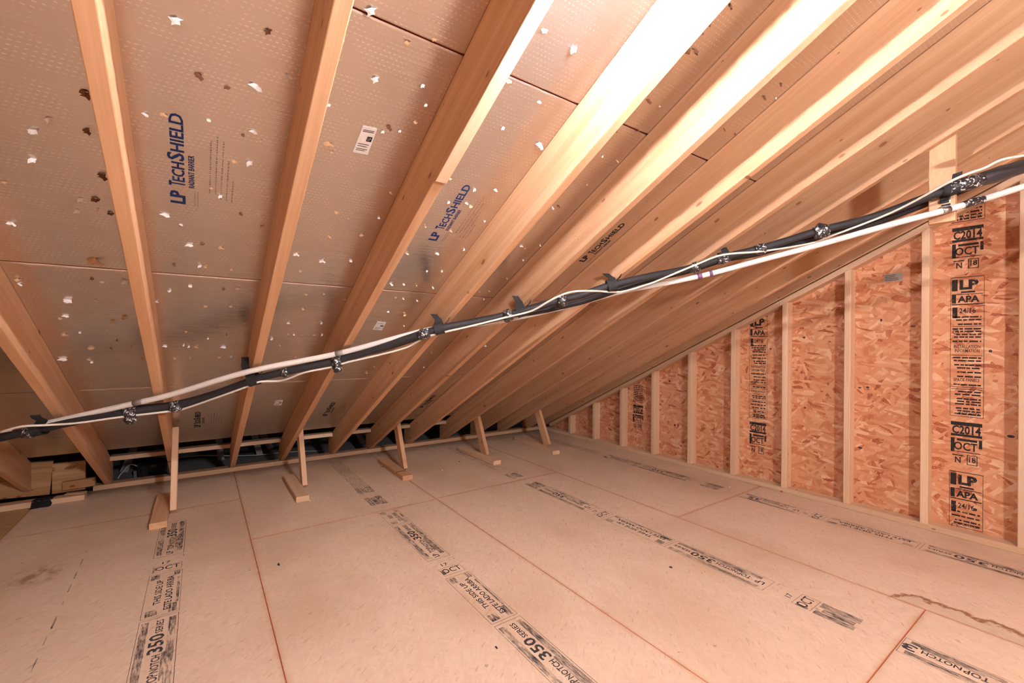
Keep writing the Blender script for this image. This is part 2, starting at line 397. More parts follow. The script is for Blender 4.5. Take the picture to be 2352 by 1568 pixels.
# floor stamps: reading direction +Y, letters' tops towards -X
FZ = .0007
def fstamp(panel, xr, items):
    pr = Print(); W = .125
    for it in items:
        k, a, b = it[:3]
        if k == 'top':       # frame, logo line
            L = b-a; s = it[3] if len(it) > 3 else 'full'
            for off in (0, .006): pr.rect(a, b, -.002+off*.0, -.0008, 0)
            pr.rect(a, b, W+.001, W+.0025, 0); pr.rect(a, b, -.0025, -.001, 0)
            pr.rect(a, a+.0015, -.001, W+.001, 0) if s != 'notlp' else None
            if s != 'cut': pr.rect(b-.0015, b, -.001, W+.001, 0)
            pr.rect(a+.05, b-.02, .006, .030, 1); pr.rect(a+.03, b-.02, W-.030, W-.005, 1)
            pr.rect(a+.30*0+.10, a+.27, .030, .042, 1)
            if s in ('full', 'cut', 'notser'):
                pr.text('LP', a+.022, a+.062, .046, .076, 0, .02)
                pr.text('TOP', a+.085, a+.150, .044, .074, 0, .02) ; pr.text('NOTCH', a+.155, a+.262, .044, .070, 0, .02)
            if s == 'full':
                pr.text('350', a+.275, a+.405, .038, .086, 0, .025); pr.text('SERIES', a+.413, a+.512, .046, .070, 0, .015)
            if s == 'cut': pr.text('35', a+.275, a+.362, .038, .086, 0, .025)
            if s == 'notser': pr.text('3', a+.275, a+.318, .038, .086, 0, .025)
        elif k == 'this':
            pr.rect(a, b, W+.001, W+.0025, 0); pr.rect(a, b, -.0025, -.001, 0)
            pr.rect(a, a+.0015, 0, W, 0); pr.rect(b-.0015, b, 0, W, 0)
            pr.rect(a+.01, a+.085, .008, .036, 1); pr.rect(a+.012, a+.06, .074, .115, 1); pr.rect(b-.05, b-.004, .006, .030, 1); pr.rect(b-.06, b-.01, .085, .118, 1)
            pr.rect(a+.09, b-.08, .004, .014, 1)
            pr.text('THIS SIDE UP', a+.105, b-.075, .068, .094, 0, .018)
            pr.text('ESTE LADO ARRIBA', a+.04, b-.05, .028, .055, 0, .018)
        elif k == 'oct':     # rotated month and year
            pr.box(a, a+.075, .002, .118, .0015, 0)
            V, Fc = glyphs('OCT', .012); xs = [p[0] for p in V]; ys = [p[1] for p in V]
            sx = .100/(max(xs)-min(xs)); sy = .045/(max(ys)-min(ys))
            pr.add([(a+.018+(y-min(ys))*sy, .110-(x-min(xs))*sx) for x, y in V], Fc, 0)
            V, Fc = glyphs('17', .012); xs = [p[0] for p in V]; ys = [p[1] for p in V]
            sx = .034/(max(xs)-min(xs)); sy = .026/(max(ys)-min(ys))
            pr.add([(a+.092+(y-min(ys))*sy, .085-(x-min(xs))*sx) for x, y in V], Fc, 0)
            pr.rect(a+.012, a+.06, .100, .118, 1)
        elif k == 'block': 
            pr.rect(a, b, .004, .048, 1); pr.rect(a+.01, b-.02, .052, .085, 1); pr.rect(a, b, .09, .121, 1); pr.rect(a+.02, b, .121, .1225, 0)
        elif k == 'lines':
            for q in range(7): pr.rect(a+random.uniform(0, .1), b-random.uniform(0, .2), .008+q*.0165, .008+q*.0165+.006, 2)
        elif k == 'mark': pr.rect(a, a+.0015, -.004, .02, 0); pr.rect(a-.03, a, -.004, -.0025, 0)
    pr.obj('floor_stamp', lambda u, v: (xr-v, u, FZ), [M['ink'], M['ink_worn'], M['ink_faint']], panel)
fstamp(panels[(0, 1)], -.070, [('top', 1.80, 2.335), ('this', 2.348, 2.765), ('oct', 2.785, 0), ('mark', 2.95, 0), ('top', 2.972, 3.507)])
fstamp(panels[(1, 1)], 1.104, [('top', .96, 1.495), ('this', 1.512, 1.930), ('oct', 1.955, 0), ('mark', 2.11, 0), ('top', 2.132, 2.667), ('this', 2.682, 2.925)])
fstamp(panels[(1, 0)], 1.104, [('block', 3.075, 3.255), ('block', 3.36, 3.50), ('lines', 3.40, 4.45)])
fstamp(panels[(2, 1)], 2.278, [('block', .655, .800), ('oct', .810, 0), ('mark', .985, 0), ('top', 1.006, 1.541), ('this', 1.555, 2.000), ('oct', 2.025, 0), ('mark', 2.15, 0), ('top', 2.171, 2.706), ('block', 2.72, 2.86)])
fstamp(panels[(2, 0)], 2.278, [('block', 3.03, 3.16), ('lines', 3.3, 4.3)])
fstamp(panels[(2, 2)], 2.278, [('top', .200, .520, 'notser')])
fstamp(panels[(3, 1)], 3.445, [('top', .170, .705), ('this', .720, 1.165), ('oct', 1.19, 0), ('top', 1.320, 1.742, 'cut')])
fstamp(panels[(3, 0)], 3.445, [('block', 1.90, 2.05), ('top', 2.15, 2.685), ('this', 2.70, 3.12), ('lines', 3.2, 4.2)])
# broken chalk line on the left sheet
pr = Print()
yy = 2.2
while yy < 3.35:
    l = random.uniform(.02, .10); pr.rect(yy, yy+l, random.uniform(-.002, .002), random.uniform(.004, .007), 0); yy += l+random.uniform(.03, .12)
pr.obj('chalk_line', lambda u, v: (-.47-.04*(u-2.2)*.6-v, u, FZ), [M['ink_worn']], panels[(0, 1)])

# ------------------------------------------------------------------ roof: sheathing with foil face, rafters, blocking
ANG = math.atan(RM)
sdir = Vector((0, math.cos(ANG), -math.sin(ANG))); ndir = Vector((0, math.sin(ANG), math.cos(ANG)))
RFRAME = frame((0, 0, DC), (1, 0, 0), ndir)            # local x eave, y up-slope
YEND = 4.36
v = [(x, y, dck(y)+dz) for dz in (.014*SL, .05*SL) for (x, y) in ((-5.2, RIDGE), (4.2, RIDGE), (4.2, YEND), (-5.2, YEND))]
ceiling = tag(raw('ceiling', v, [(0, 1, 2, 3), (4, 5, 6, 7), (0, 1, 5, 4), (1, 2, 6, 5), (2, 3, 7, 6), (3, 0, 4, 7)], M['deck_back'], None, RFRAME), kind='structure')
SEAM = [YEND, 3.281, 2.206, 1.104, .0, RIDGE]
cols = [-5.1, -2.62, RX[-1]+.019-.0, RX[5]+.019, 4.1]
cols2 = [-5.1, -3.4, RX[-3]+.019, RX[2]+.019, RX[8]+.019, 4.1]
rpanels = {}
for i in range(5):
    cs = cols if i % 2 == 0 else cols2
    for j in range(len(cs)-1):
        x0, x1, y0, y1 = cs[j]+.001, cs[j+1]-.001, SEAM[i+1]+.0022, SEAM[i]-.0022
        q = []
        for off in (0, .003, .012):
            e = .004 if off == 0 else 0
            q += [Vector((x, y, dck(y)))+ndir*off for (x, y) in ((x0+e, y0+e), (x1-e, y0+e), (x1-e, y1-e), (x0+e, y1-e))]
        f = [(0, 1, 2, 3), (8, 9, 10, 11)]+[(k, (k+1) % 4, 4+(k+1) % 4, 4+k) for k in range(4)]+[(4+k, 4+(k+1) % 4, 8+(k+1) % 4, 8+k) for k in range(4)]
        rpanels[(i, j)] = raw('roof_panel', q, f, M['foil'], ceiling, RFRAME, [M['red_edge']], [0, 1]+[0]*4+[1]*4)
def rpanel_at(x, y):
    i = next((k for k in range(5) if SEAM[k+1] <= y <= SEAM[k]), 0); cs = cols if i % 2 == 0 else cols2
    j = next((k for k in range(len(cs)-1) if cs[k] <= x <= cs[k+1]), 0); return rpanels[(i, j)]

def rafter(x, name='rafter', ytop=RIDGE, mat='rafter', tw=0.):
    y0, y1 = ytop, YPL+.09; yt = (RC-.038)/RM
    prof = [(y0, und(y0)), (yt, .038), (y1, .038), (y1, dck(y1)-.012 if y1 > YEND else dck(y1)), (YEND, dck(YEND)-.0005), (y0, dck(y0)-.0005)]
    bm = bmesh.new(); fr = frame((x+.019, 2.3, und(2.3)), sdir, ndir); inv = fr.inverted()
    a = [bm.verts.new(inv @ Vector((x+tw*(y-2.3), y, z))) for y, z in prof]; b = [bm.verts.new(inv @ Vector((x+.038+tw*(y-2.3), y, z))) for y, z in prof]
    bm.faces.new(a); bm.faces.new(b[::-1]); n = len(prof)
    for k in range(n): bm.faces.new((a[k], a[(k+1) % n], b[(k+1) % n], b[k]))
    bmesh.ops.recalc_face_normals(bm, faces=bm.faces)
    bmesh.ops.bevel(bm, geom=[e for e in bm.edges], offset=.003, segments=2, affect='EDGES', profile=.5)
    me = bpy.data.meshes.new(name); bm.to_mesh(me); bm.free(); me.materials.append(M[mat])
    o = bpy.data.objects.new(name, me); COL.objects.link(o); o.parent = ceiling; o.matrix_basis = ceiling.matrix_basis.inverted() @ fr
    return o
raft = {}
for k in sorted(RX): raft[k] = rafter(RX[k])
x = RX[-3]
for k in range(4): x -= .406; rafter(x)
# gable rafter above the rake plate
raft[9] = rafter(XG+.002)
# lighter furring strip under the second rafter from the bulb
sy0, sy1 = .35, 1.285
beam('furring_strip', (RX[1]+.021, sy0, und(sy0)-.0035), (RX[1]+.021, sy1, und(sy1)-.0035), .040, .006, M['pale'], ceiling, ndir, .001)
ks = sorted(RX)
for a_, b_ in zip(ks[1:], ks[2:]):       # flat blocking between the rafter heels
    yb = 4.47
    beam('blocking', (RX[a_]+.039, yb+.045, dck(yb)-.036), (RX[b_]-.001, yb+.045, dck(yb)-.036), .085, .034, M['pale'], ceiling)
# ridge and far slope (behind the camera)
RZ = dck(RIDGE)
beam('ridge_board', (-5.1, RIDGE-.02, RZ-.12), (4.1, RIDGE-.02, RZ-.12), .038, .24, M['rafter'], ceiling)
far = raw('roof_panel', [(-5.2, RIDGE, RZ), (4.2, RIDGE, RZ), (4.2, -6.2, 0), (-5.2, -6.2, 0), (-5.2, RIDGE, RZ+.03), (4.2, RIDGE, RZ+.03), (4.2, -6.2, .03), (-5.2, -6.2, .03)],
          [(0, 1, 2, 3), (4, 5, 6, 7), (0, 1, 5, 4), (1, 2, 6, 5), (2, 3, 7, 6), (3, 0, 4, 7)], M['deck_back'], ceiling)

# ------------------------------------------------------------------ gable wall with studs
XO = XG+.089
v = [(x, y, z) for x in (XO, XO+.012) for (y, z) in ((-6.2, -.05), (4.75, -.05), (4.75, dck(4.75)+.03), (RIDGE, RZ+.03), (-6.2, .05))]
wall_right = tag(raw('wall_right', v, [(0, 1, 2, 3, 4), (5, 6, 7, 8, 9)]+[(k, (k+1) % 5, 5+(k+1) % 5, 5+k) for k in range(5)], M['gable_osb'], None,
                     frame((XO, 0, 0), (0, 0, 1), (-1, 0, 0))), kind='structure')
GC = 2.258                            # rake plate underside: z = GC - .5 y
plate_r = beam('sole_plate', (XG+.0445, YPL-.01, .019), (XG+.0445, -5.5, .019), .089, .038, M['pale'], wall_right)
for seg in ((4.40, 1.62), (1.618, RIDGE)):
    a_, b_ = seg
    beam('rake_plate', (XG+.0445, a_, GC-RM*a_+.0215), (XG+.0445, b_, GC-RM*b_+.0215), .089, .038, M['pale'], wall_right, ndir)
YS, SP = .3784, .4064
def stud(yl, y_half=False):
    yc = yl-.019; top = GC-RM*yc
    sl = RM*.019
    o = beam('stud', (XG+.0445, yc, .038), (XG+.0445, yc, top-.001), .038, .089, M['pale'], wall_right, (-1, 0, 0), .003,
             trim=lambda x, y, z: 0 if x == 0 else (-y*RM if True else 0))
    return o
for k in range(-4, 10): stud(YS+k*SP)

# wall stamps
def gstamp(yc, ztop, zoff, full_top=True):
    pr = Print(); W = .067     # u = to the right (-Y), v = up
    def block_c(z):            # date code block, z = top of the block
        pr.rect(-W, W, z-.022, z, 1) ; pr.rect(-W, W, z-.088, z-.074, 1)
        pr.text('C2014', -W*.92, W*.92, z-.074, z-.022, 0, .03)
        pr.rect(-W, -W*.75, z-.185, z-.100, 0); pr.rect(W*.8, W, z-.150, z-.100, 0); pr.rect(-W*.6, W*.7, z-.116, z-.102, 1)
        pr.text('OCT', -W*.80, W*.72, z-.172, z-.122, 0, .02); pr.rect(-W, W*.9, z-.184, z-.180, 0)
        pr.text('N', -W*.72, -W*.34, z-.250, z-.215, 0, .03); pr.rect(-W*.9, -W*.2, z-.208, z-.201, 0)
        pr.text('18', W*.18, W*.62, z-.240, z-.205, 0, .03); pr.box(W*.05, W*.72, z-.256, z-.197, .004, 0)
    def panel_c(z, zb):        # grade stamp from z down to zb
        pr.rect(-W*1.08, W*1.08, z-.004, z, 0); pr.rect(W*1.05, W*1.08, zb, z, 0); pr.rect(-W*1.08, -W*1.05, zb, z, 1)
        pr.rect(-W, -W*.62, z-.085, z-.014, 0); pr.text('LP', -W*.5, W*.72, z-.078, z-.018, 0, .05); pr.rect(-W*.4, W*.5, z-.098, z-.088, 1)
        pr.rect(-W, W, z-.108, z-.104, 0); pr.rect(-W, -W*.72, z-.16, z-.108, 0)
        pr.text('APA', -W*.62, W*.78, z-.156, z-.116, 0, .04); pr.rect(-W, W, z-.170, z-.164, 0)
        rowsz = [('24/16', .205, .030)]
        pr.rect(-W*.95, -W*.62, z-.25, z-.185, 1)
        pr.text('24/16', -W*.5, W*.55, z-.222, z-.190, 0, .02)
        q = z-.240; i = 0
        while q > zb+.012:
            if abs((z-q)-.41) < .012:
                pr.text('INSTALLATION', -W*.85, W*.85, q-.020, q, 0, .01); pr.text('INFORMATION', -W*.78, W*.8, q-.046, q-.026, 0, .01); q -= .062; continue
            if abs((z-q)-.62) < .012:
                pr.text('SPACE PANELS', -W*.85, W*.8, q-.018, q, 0, .01); q -= .034; continue
            if random.random() < .12: pr.rect(-W, W, q-.003, q, 0); q -= .012; continue
            a = -W*random.uniform(.55, .95); 
            while a < W*.85:
                l = random.uniform(.012, .04); pr.rect(a, min(a+l, W*.9), q-.009, q, 0); a += l+random.uniform(.003, .008)
            q -= random.choice((.016, .018, .026)); i += 1
        pr.rect(-W*1.08, W*1.08, zb, zb+.003, 0)
        pr.text('MADE IN USA', -W*.5, W*.85, zb+.012, zb+.028, 0, .015)
        pr.ring(-W*.72, z-.335, .014, .003)
    z0 = 1.874+zoff
    for s in (1, 0, -1):
        zc = z0+s*1.188
        if zc-.26 < ztop and zc > .1 and zc < ztop+.02: block_c(zc)
        zt = zc-.304; zb = zc-1.155
        if zb < .045: zb = .045
        if zt > .25 and zt < ztop: panel_c(zt, zb)
        elif zt >= ztop and zb < ztop-.05:    # only the foot of this stamp shows under the rake
            q = ztop-.02
            while q > zb+.012:
                a = -W*.9
                while a < W*.85:
                    l = random.uniform(.012, .04); pr.rect(a, min(a+l, W*.9), q-.009, q, 0); a += l+.006
                q -= .019
            pr.rect(-W*1.08, W*1.08, zb, zb+.004, 0); pr.rect(W*1.05, W*1.08, zb, ztop, 0)
            pr.text('MADE IN USA', -W*.5, W*.85, zb+.014, zb+.03, 0, .015)
    pr.obj('wall_stamp', lambda u, v_: (XO-.0008, yc-u, v_), [M['ink_gable'], M['ink_gable']], wall_right)
gstamp(.594, 2.08, 0.)
gstamp(1.817, 1.39, -.189)
gstamp(3.049, .72, -.195)

# dark ink blots on the strand board
pr = Print()
for px, py, ru, rv in [(2024, 735, .006, .010), (2097, 749, .012, .005), (1975, 890, .010, .005), (1993, 889, .010, .006), (1849, 936, .008, .006), (1847, 775, .009, .007), (1770, 801, .007, .007), (2275, 806, .008, .008), (2322, 1002, .016, .008), (1976, 1028, .014, .006), (1538, 875, .012, .009), (1550, 976, .010, .010), (2240, 1170, .008, .008)]:
    q = onX(px, py, XO); pr.add([(-q.y+ru*math.cos(k*.6283), q.z+rv*math.sin(k*.6283)) for k in range(10)], [tuple(range(10))], 0)
pr.obj('ink_blots', lambda u, v_: (XO-.0009, -u, v_), [M['nail']], wall_right)

# ------------------------------------------------------------------ eave: sole plate, low void behind it
plate_kit = [(-.66, .56), (.562, 1.40), (1.402, 3.70)]
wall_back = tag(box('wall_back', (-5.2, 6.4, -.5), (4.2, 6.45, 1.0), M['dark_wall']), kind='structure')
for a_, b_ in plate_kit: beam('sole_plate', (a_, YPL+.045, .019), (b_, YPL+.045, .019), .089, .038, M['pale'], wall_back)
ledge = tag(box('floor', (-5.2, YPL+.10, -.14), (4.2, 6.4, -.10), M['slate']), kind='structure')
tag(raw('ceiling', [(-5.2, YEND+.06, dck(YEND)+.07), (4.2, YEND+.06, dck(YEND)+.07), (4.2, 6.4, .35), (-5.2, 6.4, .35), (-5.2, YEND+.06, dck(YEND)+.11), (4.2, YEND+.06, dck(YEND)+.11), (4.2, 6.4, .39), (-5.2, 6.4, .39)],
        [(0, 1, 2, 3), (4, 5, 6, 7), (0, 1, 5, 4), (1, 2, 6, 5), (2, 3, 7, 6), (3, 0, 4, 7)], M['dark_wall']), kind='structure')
wall_left = tag(box('wall_left', (-5.25, -6.2, -.05), (-5.2, 6.4, 3.2), M['deck_back']), kind='structure')
tag(box('wall_front', (-5.2, -6.25, -.05), (4.2, -6.2, .4), M['deck_back']), kind='structure')

# ================================================================== THINGS
# ------------------------------------------------------------------ struts and lumber blocks under every second rafter
ldir = Vector((0, .447, .894)); lnorm = Vector((0, -.894, .447))
order = ['leftmost of the five short struts, standing beside the open eave at left', 'second strut from the left, upright beside a flat wood block',
         'middle one of the five leaning struts along the eave', 'second strut from the gable wall, with a reddish side',
         'strut nearest the gable wall, leaning from the last pair of rafters']
blk = ['block with bright orange end grain, below the leftmost strut', 'plain tan block beside the second strut from the left', 'thin block with a bark edge beside the middle strut',
       'rounded block beside the second strut from the gable', 'pale block nearest the gable wall, lying under the last strut']
legx = [-.141, .662, 1.473, 2.319, 3.114]
for i, x in enumerate(legx):
    L = (.56, .50, .48, .48, .48)[i]
    base = Vector((x, 3.76, .0005)) if i else Vector((x, 3.70, .0005))
    axis0 = base+lnorm*.0445+ldir*.0
    o = beam('support_strut', axis0+ldir*.0, axis0+ldir*L, .036, .089, M['pale' if i < 2 else 'rafter'], None, lnorm)
    tag(o, order[i][0].upper()[0].lower()+order[i][1:], 'strut', 'short struts under every second rafter')
bl = [((-.248, 3.445), (-.163, 3.418), (-.207, 4.05)), ((.558, 3.431), (.648, 3.44), (.602, 4.05)), ((1.364, 3.477), (1.455, 3.49), (1.418, 4.12)), ((2.235, 3.455), (2.325, 3.46), (2.262, 4.10)), ((2.945, 3.43), (3.035, 3.44), (3.065, 4.22))]
for i, (a_, b_, c_) in enumerate(bl):
    m0 = Vector(((a_[0]+b_[0])/2, (a_[1]+b_[1])/2, .0195)); m1 = Vector((*c_, .0195))
    o = beam('lumber_block', m0, m1, .086, .038, M['rafter' if i in (0, 2) else 'pale'], None, (0, 0, 1), .005 if i == 3 else .003)
    tag(o, 'Flat '.lower()+blk[i], 'wood block', 'loose lumber blocks on the floor')

# ------------------------------------------------------------------ boards at the left eave
def knotty(name, p0, p1, wy, wz, label, cat='board', mat='knotty', z=(0, 0, 1)):
    return tag(beam(name, p0, p1, wy, wz, M[mat], None, z), label, cat)
knotty('header_board', (-1.30, 4.44, .190), (-.866, 4.475, .160), .038, .235, 'knotty yellow board standing on edge at the left frame edge')
knotty('header_board', (-.862, 4.475, .150), (-.690, 4.485, .150), .038, .215, 'short knotty board butted against the left header, round dark knot')
knotty('lumber_stub', (-.800, 4.43, .098), (-.628, 4.425, .104), .038, .060, 'short stub of lumber with a rounded end before the knotty board')
knotty('plate_board', (-1.40, 4.375, .0195), (-.672, 4.375, .0195), .085, .038, 'pale floor plate with a dark cloth lying over it', mat='pale')
knotty('wood_sliver', (-.78, 4.40, .0455), (-.675, 4.385, .043), .05, .008, 'split sliver of wood lying on the pale plate end', mat='pale')
# cloth draped over the plate
bm_v, bm_f = [], []
nx, ny = 7, 8
for j in range(ny):
    t = j/(ny-1); s = t*.16
    if s < .085: y, z = 4.415-s, .0405
    elif s < .125: y, z = 4.331, .0405-(s-.085)
    else: y, z = 4.331-(s-.125), .0015
    for i in range(nx):
        xx = -.93+.10*i/(nx-1)+(.025*t if False else -.012*t)+random.uniform(-.006, .006)
        bm_v.append((xx, y+random.uniform(-.004, .004)*(1 if s < .085 else 0)-(.002 if .085 <= s < .125 else 0), z+random.uniform(0, .004)))
for j in range(ny-1):
    for i in range(nx-1): bm_f.append((j*nx+i, j*nx+i+1, (j+1)*nx+i+1, (j+1)*nx+i))
o = raw('cloth_scrap', bm_v, bm_f, M['cloth'], smooth=True); so = o.modifiers.new('thick', 'SOLIDIFY'); so.thickness = .003; so.offset = 1
tag(o, 'ragged black cloth scrap draped over the pale plate at left', 'cloth')

# ------------------------------------------------------------------ inside the dark eave
def drum():
    c = onY(350, 1080, 5.25); c.z = -.0995
    e = tag(empty('recessed_light_can', c), 'round black lamp housing seen through the open eave', 'light housing')
    prof = [(.0, .0), (.105, 0), (.108, .01), (.108, .10), (.100, .125), (.080, .138), (0, .142)]
    vs_, fs = [], []; S = 24
    for r, z in prof:
        for k in range(S): a = 2*math.pi*k/S; vs_.append(c+Vector((max(r, .001)*math.cos(a), max(r, .001)*math.sin(a), z)))
    for i in range(len(prof)-1):
        for k in range(S): j = (k+1) % S; fs.append((i*S+k, i*S+j, (i+1)*S+j, (i+1)*S+k))
    raw('housing', vs_, fs, M['black_plastic'], e, Matrix.Translation(c), smooth=True)
    tube('cable', smooth_path([c+Vector((-.10, 0, .09)), c+Vector((-.16, .03, .11)), c+Vector((-.22, .02, .04)), c+Vector((-.24, 0, .003))]), .005, M['wire'], e, 6)
    box('bracket', c+Vector((-.13, -.03, .0)), c+Vector((-.108, .03, .06)), M['steel'], e)
drum()
for i, (x0, y0, x1, y1, lab) in enumerate([(297, 1053, 284, 1085, 'grey slanted web board beside the lamp housing in the eave'), (505, 1030, 509, 1068, 'grey upright web board seen left of the third rafter foot'),
                                          (592, 1026, 600, 1056, 'grey upright web board right of the third rafter foot'), (622, 1030, 634, 1052, 'grey slanted web board behind the fourth rafter foot'),
                                          (818, 988, 830, 1010, 'grey slanted web board deep in the eave behind the fifth rafter foot')]):
    yw = 5.5+(.25 if i == 3 else 0); a_ = onY(x0, y0, yw); b_ = onY(x1, y1, yw); d = (b_-a_).normalized(); 
    p1 = a_+d*((-.099-a_.z)/d.z); p0 = a_-d*((.36-a_.z)/-d.z if d.z < 0 else 0)
    tag(beam('web_board', p0, p1, .06, .038, M['grey_wood'], None, (0, -1, 0)), lab, 'board')
pts = [onY(px, py, 5.35) for px, py in [(400, 1052), (450, 1046), (500, 1046), (560, 1046), (600, 1044), (650, 1039), (700, 1036), (780, 1034)]]
tag(tube('electric_cable', smooth_path(pts), .004, M['wire'], None, 6), 'thin pale cable strung along inside the dark eave', 'cable')

# ------------------------------------------------------------------ pipes: two insulated lines, drain pipe, control wire
def P(px, py, hang): return onP(px, py, RC-hang)
def hang(px):
    if px < 1660: return .062
    if px < 2185: return .062+(px-1660)/525*(.235-.062)
    return .235+(px-2185)/167*.02
A_px = [(-60, 1016), (0, 1005), (85, 987), (180, 966), (300, 945), (405, 931), (490, 908), (580, 873), (660, 852), (775, 828), (880, 796), (1000, 757), (1080, 741), (1170, 722), (1230, 705), (1290, 688), (1340, 676), (1400, 656), (1480, 637), (1580, 617), (1660, 592), (1740, 572), (1810, 552), (1885, 529), (2000, 500), (2100, 464), (2185, 432), (2270, 407), (2352, 382), (2440, 356)]
B_px = [(-60, 1012), (0, 1001), (85, 984), (180, 963), (300, 940), (405, 927), (490, 904), (580, 872), (660, 850), (775, 825), (880, 800), (1000, 762), (1080, 746), (1170, 724), (1230, 716), (1290, 704), (1340, 692), (1400, 672), (1480, 645), (1580, 622), (1660, 597), (1740, 576), (1810, 556), (1885, 537), (2000, 509), (2100, 472), (2185, 440), (2270, 406), (2352, 380), (2440, 352)]
def run_on(L_):
    d0 = (L_[0]-L_[1]).normalized(); e_ = L_[-1]
    return [L_[0]+d0*1.3]+L_+[e_+Vector((.03, -.5, .25)), e_+Vector((.06, -1.0, .5))]
pathA = smooth_path([P(x_, y_, hang(x_)) for x_, y_ in A_px], 5)
pathB = smooth_path([P(x_, y_+(6 if x_ > 1700 else 0), hang(x_)-(.034 if x_ < 1800 else 0)) for x_, y_ in B_px], 5)
eA = tag(empty('insulated_pipe', pathA[0]), 'thicker black foam-insulated pipe running diagonally under the rafters', 'pipe', 'insulated pipe pair')
tube('foam_sleeve', smooth_path(run_on([P(x_, y_, hang(x_)) for x_, y_ in A_px]), 5), .0190, M['foam'], eA, 12, .02)
eB = tag(empty('insulated_pipe', pathB[0]), 'thinner black insulated pipe strapped behind the thicker black one', 'pipe', 'insulated pipe pair')
tube('foam_sleeve', smooth_path(run_on([P(x_, y_+(6 if x_ > 1700 else 0), hang(x_)-(.034 if x_ < 1800 else 0)) for x_, y_ in B_px]), 5), .0160, M['foam'], eB, 12, .02)
# tape wraps on the thicker pipe: (pixel, half length px, bulge)
def path_at(px):
    best = min(range(len(A_px)-1), key=lambda i: 0 if A_px[i][0] <= px <= A_px[i+1][0] else 1e9+i)
    i = best; t = (px-A_px[i][0])/(A_px[i+1][0]-A_px[i][0]); k = (i+t)*5
    a = int(k); a = min(a, len(pathA)-2); f = k-a
    return pathA[a].lerp(pathA[a+1], f), (pathA[a+1]-pathA[a]).normalized()
def wrap(name, c, d, L, r, mat, parent, wob=.16, n=7, sides=14):
    pts_ = [c+d*(L*(k/(n-1)-.5)) for k in range(n)]
    rr = [r*(.86+.2*math.sin(math.pi*k/(n-1)))+random.uniform(-.0015, .0015) for k in range(n)]
    return tube(name, pts_, rr, mat, parent, sides, wob)
for px, L, r in [(68, .05, .026), (300, .05, .030), (405, .05, .027), (655, .035, .021), (775, .045, .031), (972, .06, .027), (1166, .05, .032), (1290, .05, .031), (1592, .05, .027), (1660, .06, .028), (1745, .05, .028), (1885, .06, .034)]:
    c, d = path_at(px); c = c+Vector((0, -.002, -.004)) ; wrap('tape_wrap', c, d, L, r, M['tape'], eA)
for px, L, r in [(2215, .13, .030), (2300, .22, .031)]:
    c, d = path_at(px); wrap('tape_wrap', c, d, L, r, M['black_plastic'] if px > 2250 else M['tape'], eA, .08)
for px in (300, 775):        # hanging knots of tape
    c, d = path_at(px); q = c+Vector((0, -.004, -.040)); wrap('tape_knot', q, Vector((.6, -.4, .3)).normalized(), .04, .021, M['tape'], eA, .2, 5, 10)
# white drain pipe
W_px = [(60, 984), (115, 970), (300, 928), (400, 904), (575, 852), (775, 812), (985, 757), (1100, 743), (1170, 733), (1300, 704), (1430, 669), (1500, 656), (1620, 631), (1760, 594), (1885, 561), (2040, 517), (2170, 483), (2260, 457), (2352, 428), (2440, 402)]
def whang(px): return .035 if px < 600 else .035+(px-600)/1570*(.325-.035) if px < 2170 else .325
WP = [P(x_, y_, (.035 if x_ < 990 else .030 if x_ < 1450 else .05+(x_-1450)/720*.275 if x_ < 2170 else .325)) for x_, y_ in W_px]
pathW = smooth_path(WP, 5)
eW = tag(empty('drain_pipe', pathW[0]), 'white plastic drain pipe running above then below the black pipes', 'pipe')
tube('pipe', smooth_path(run_on(WP)[1:], 5), .0140, M['white_pvc'], eW, 14)
def w_at(px):
    i = next(i for i in range(len(W_px)-1) if W_px[i][0] <= px <= W_px[i+1][0]); t = (px-W_px[i][0])/(W_px[i+1][0]-W_px[i][0]); k = (i+t)*5; a = min(int(k), len(pathW)-2)
    return pathW[a].lerp(pathW[a+1], k-a), (pathW[a+1]-pathW[a]).normalized()
for px, L, r, m in [(1620, .085, .0180, 'white_pvc'), (1608, .022, .0187, 'purple'), (1634, .016, .0187, 'purple'), (1564, .04, .0149, 'grey_tape'), (1700, .28, .0146, 'clear_pvc'), (318, .06, .0158, 'grey_tape'), (780, .04, .0165, 'grey_tape')]:
    c, d = w_at(px); o = wrap({'white_pvc': 'coupling', 'purple': 'primer_band', 'grey_tape': 'tape_band', 'clear_pvc': 'grey_length'}[m], c, d, L, r, M[m], eW, 0., 2)
c, d = w_at(2235); wrap('tape_wrap', c, d, .11, .0165, M['tape'], eW, .1)
# control wire weaving along the pipes
C_px = [(-40, 1000), (0, 992), (50, 979), (105, 976), (180, 971), (280, 957), (400, 943), (430, 936), (500, 912), (575, 885), (600, 876), (650, 873), (700, 855), (765, 842), (800, 831), (870, 815), (935, 797), (985, 772), (1080, 749), (1160, 729), (1220, 714), (1260, 692), (1290, 677), (1320, 669), (1370, 668), (1425, 670), (1490, 652), (1540, 632), (1600, 607), (1660, 585), (1750, 577), (1850, 561), (1900, 545), (2050, 487), (2190, 413), (2260, 386), (2300, 367), (2352, 357), (2440, 340)]
def chang(x_): return hang(x_)+.026
pathC = smooth_path(run_on([P(x_, y_, chang(x_)) for x_, y_ in C_px]), 5)
tag(tube('control_wire', pathC, .0052, M['wire'], None, 8), 'thin ivory control wire weaving along the black pipes', 'wire')

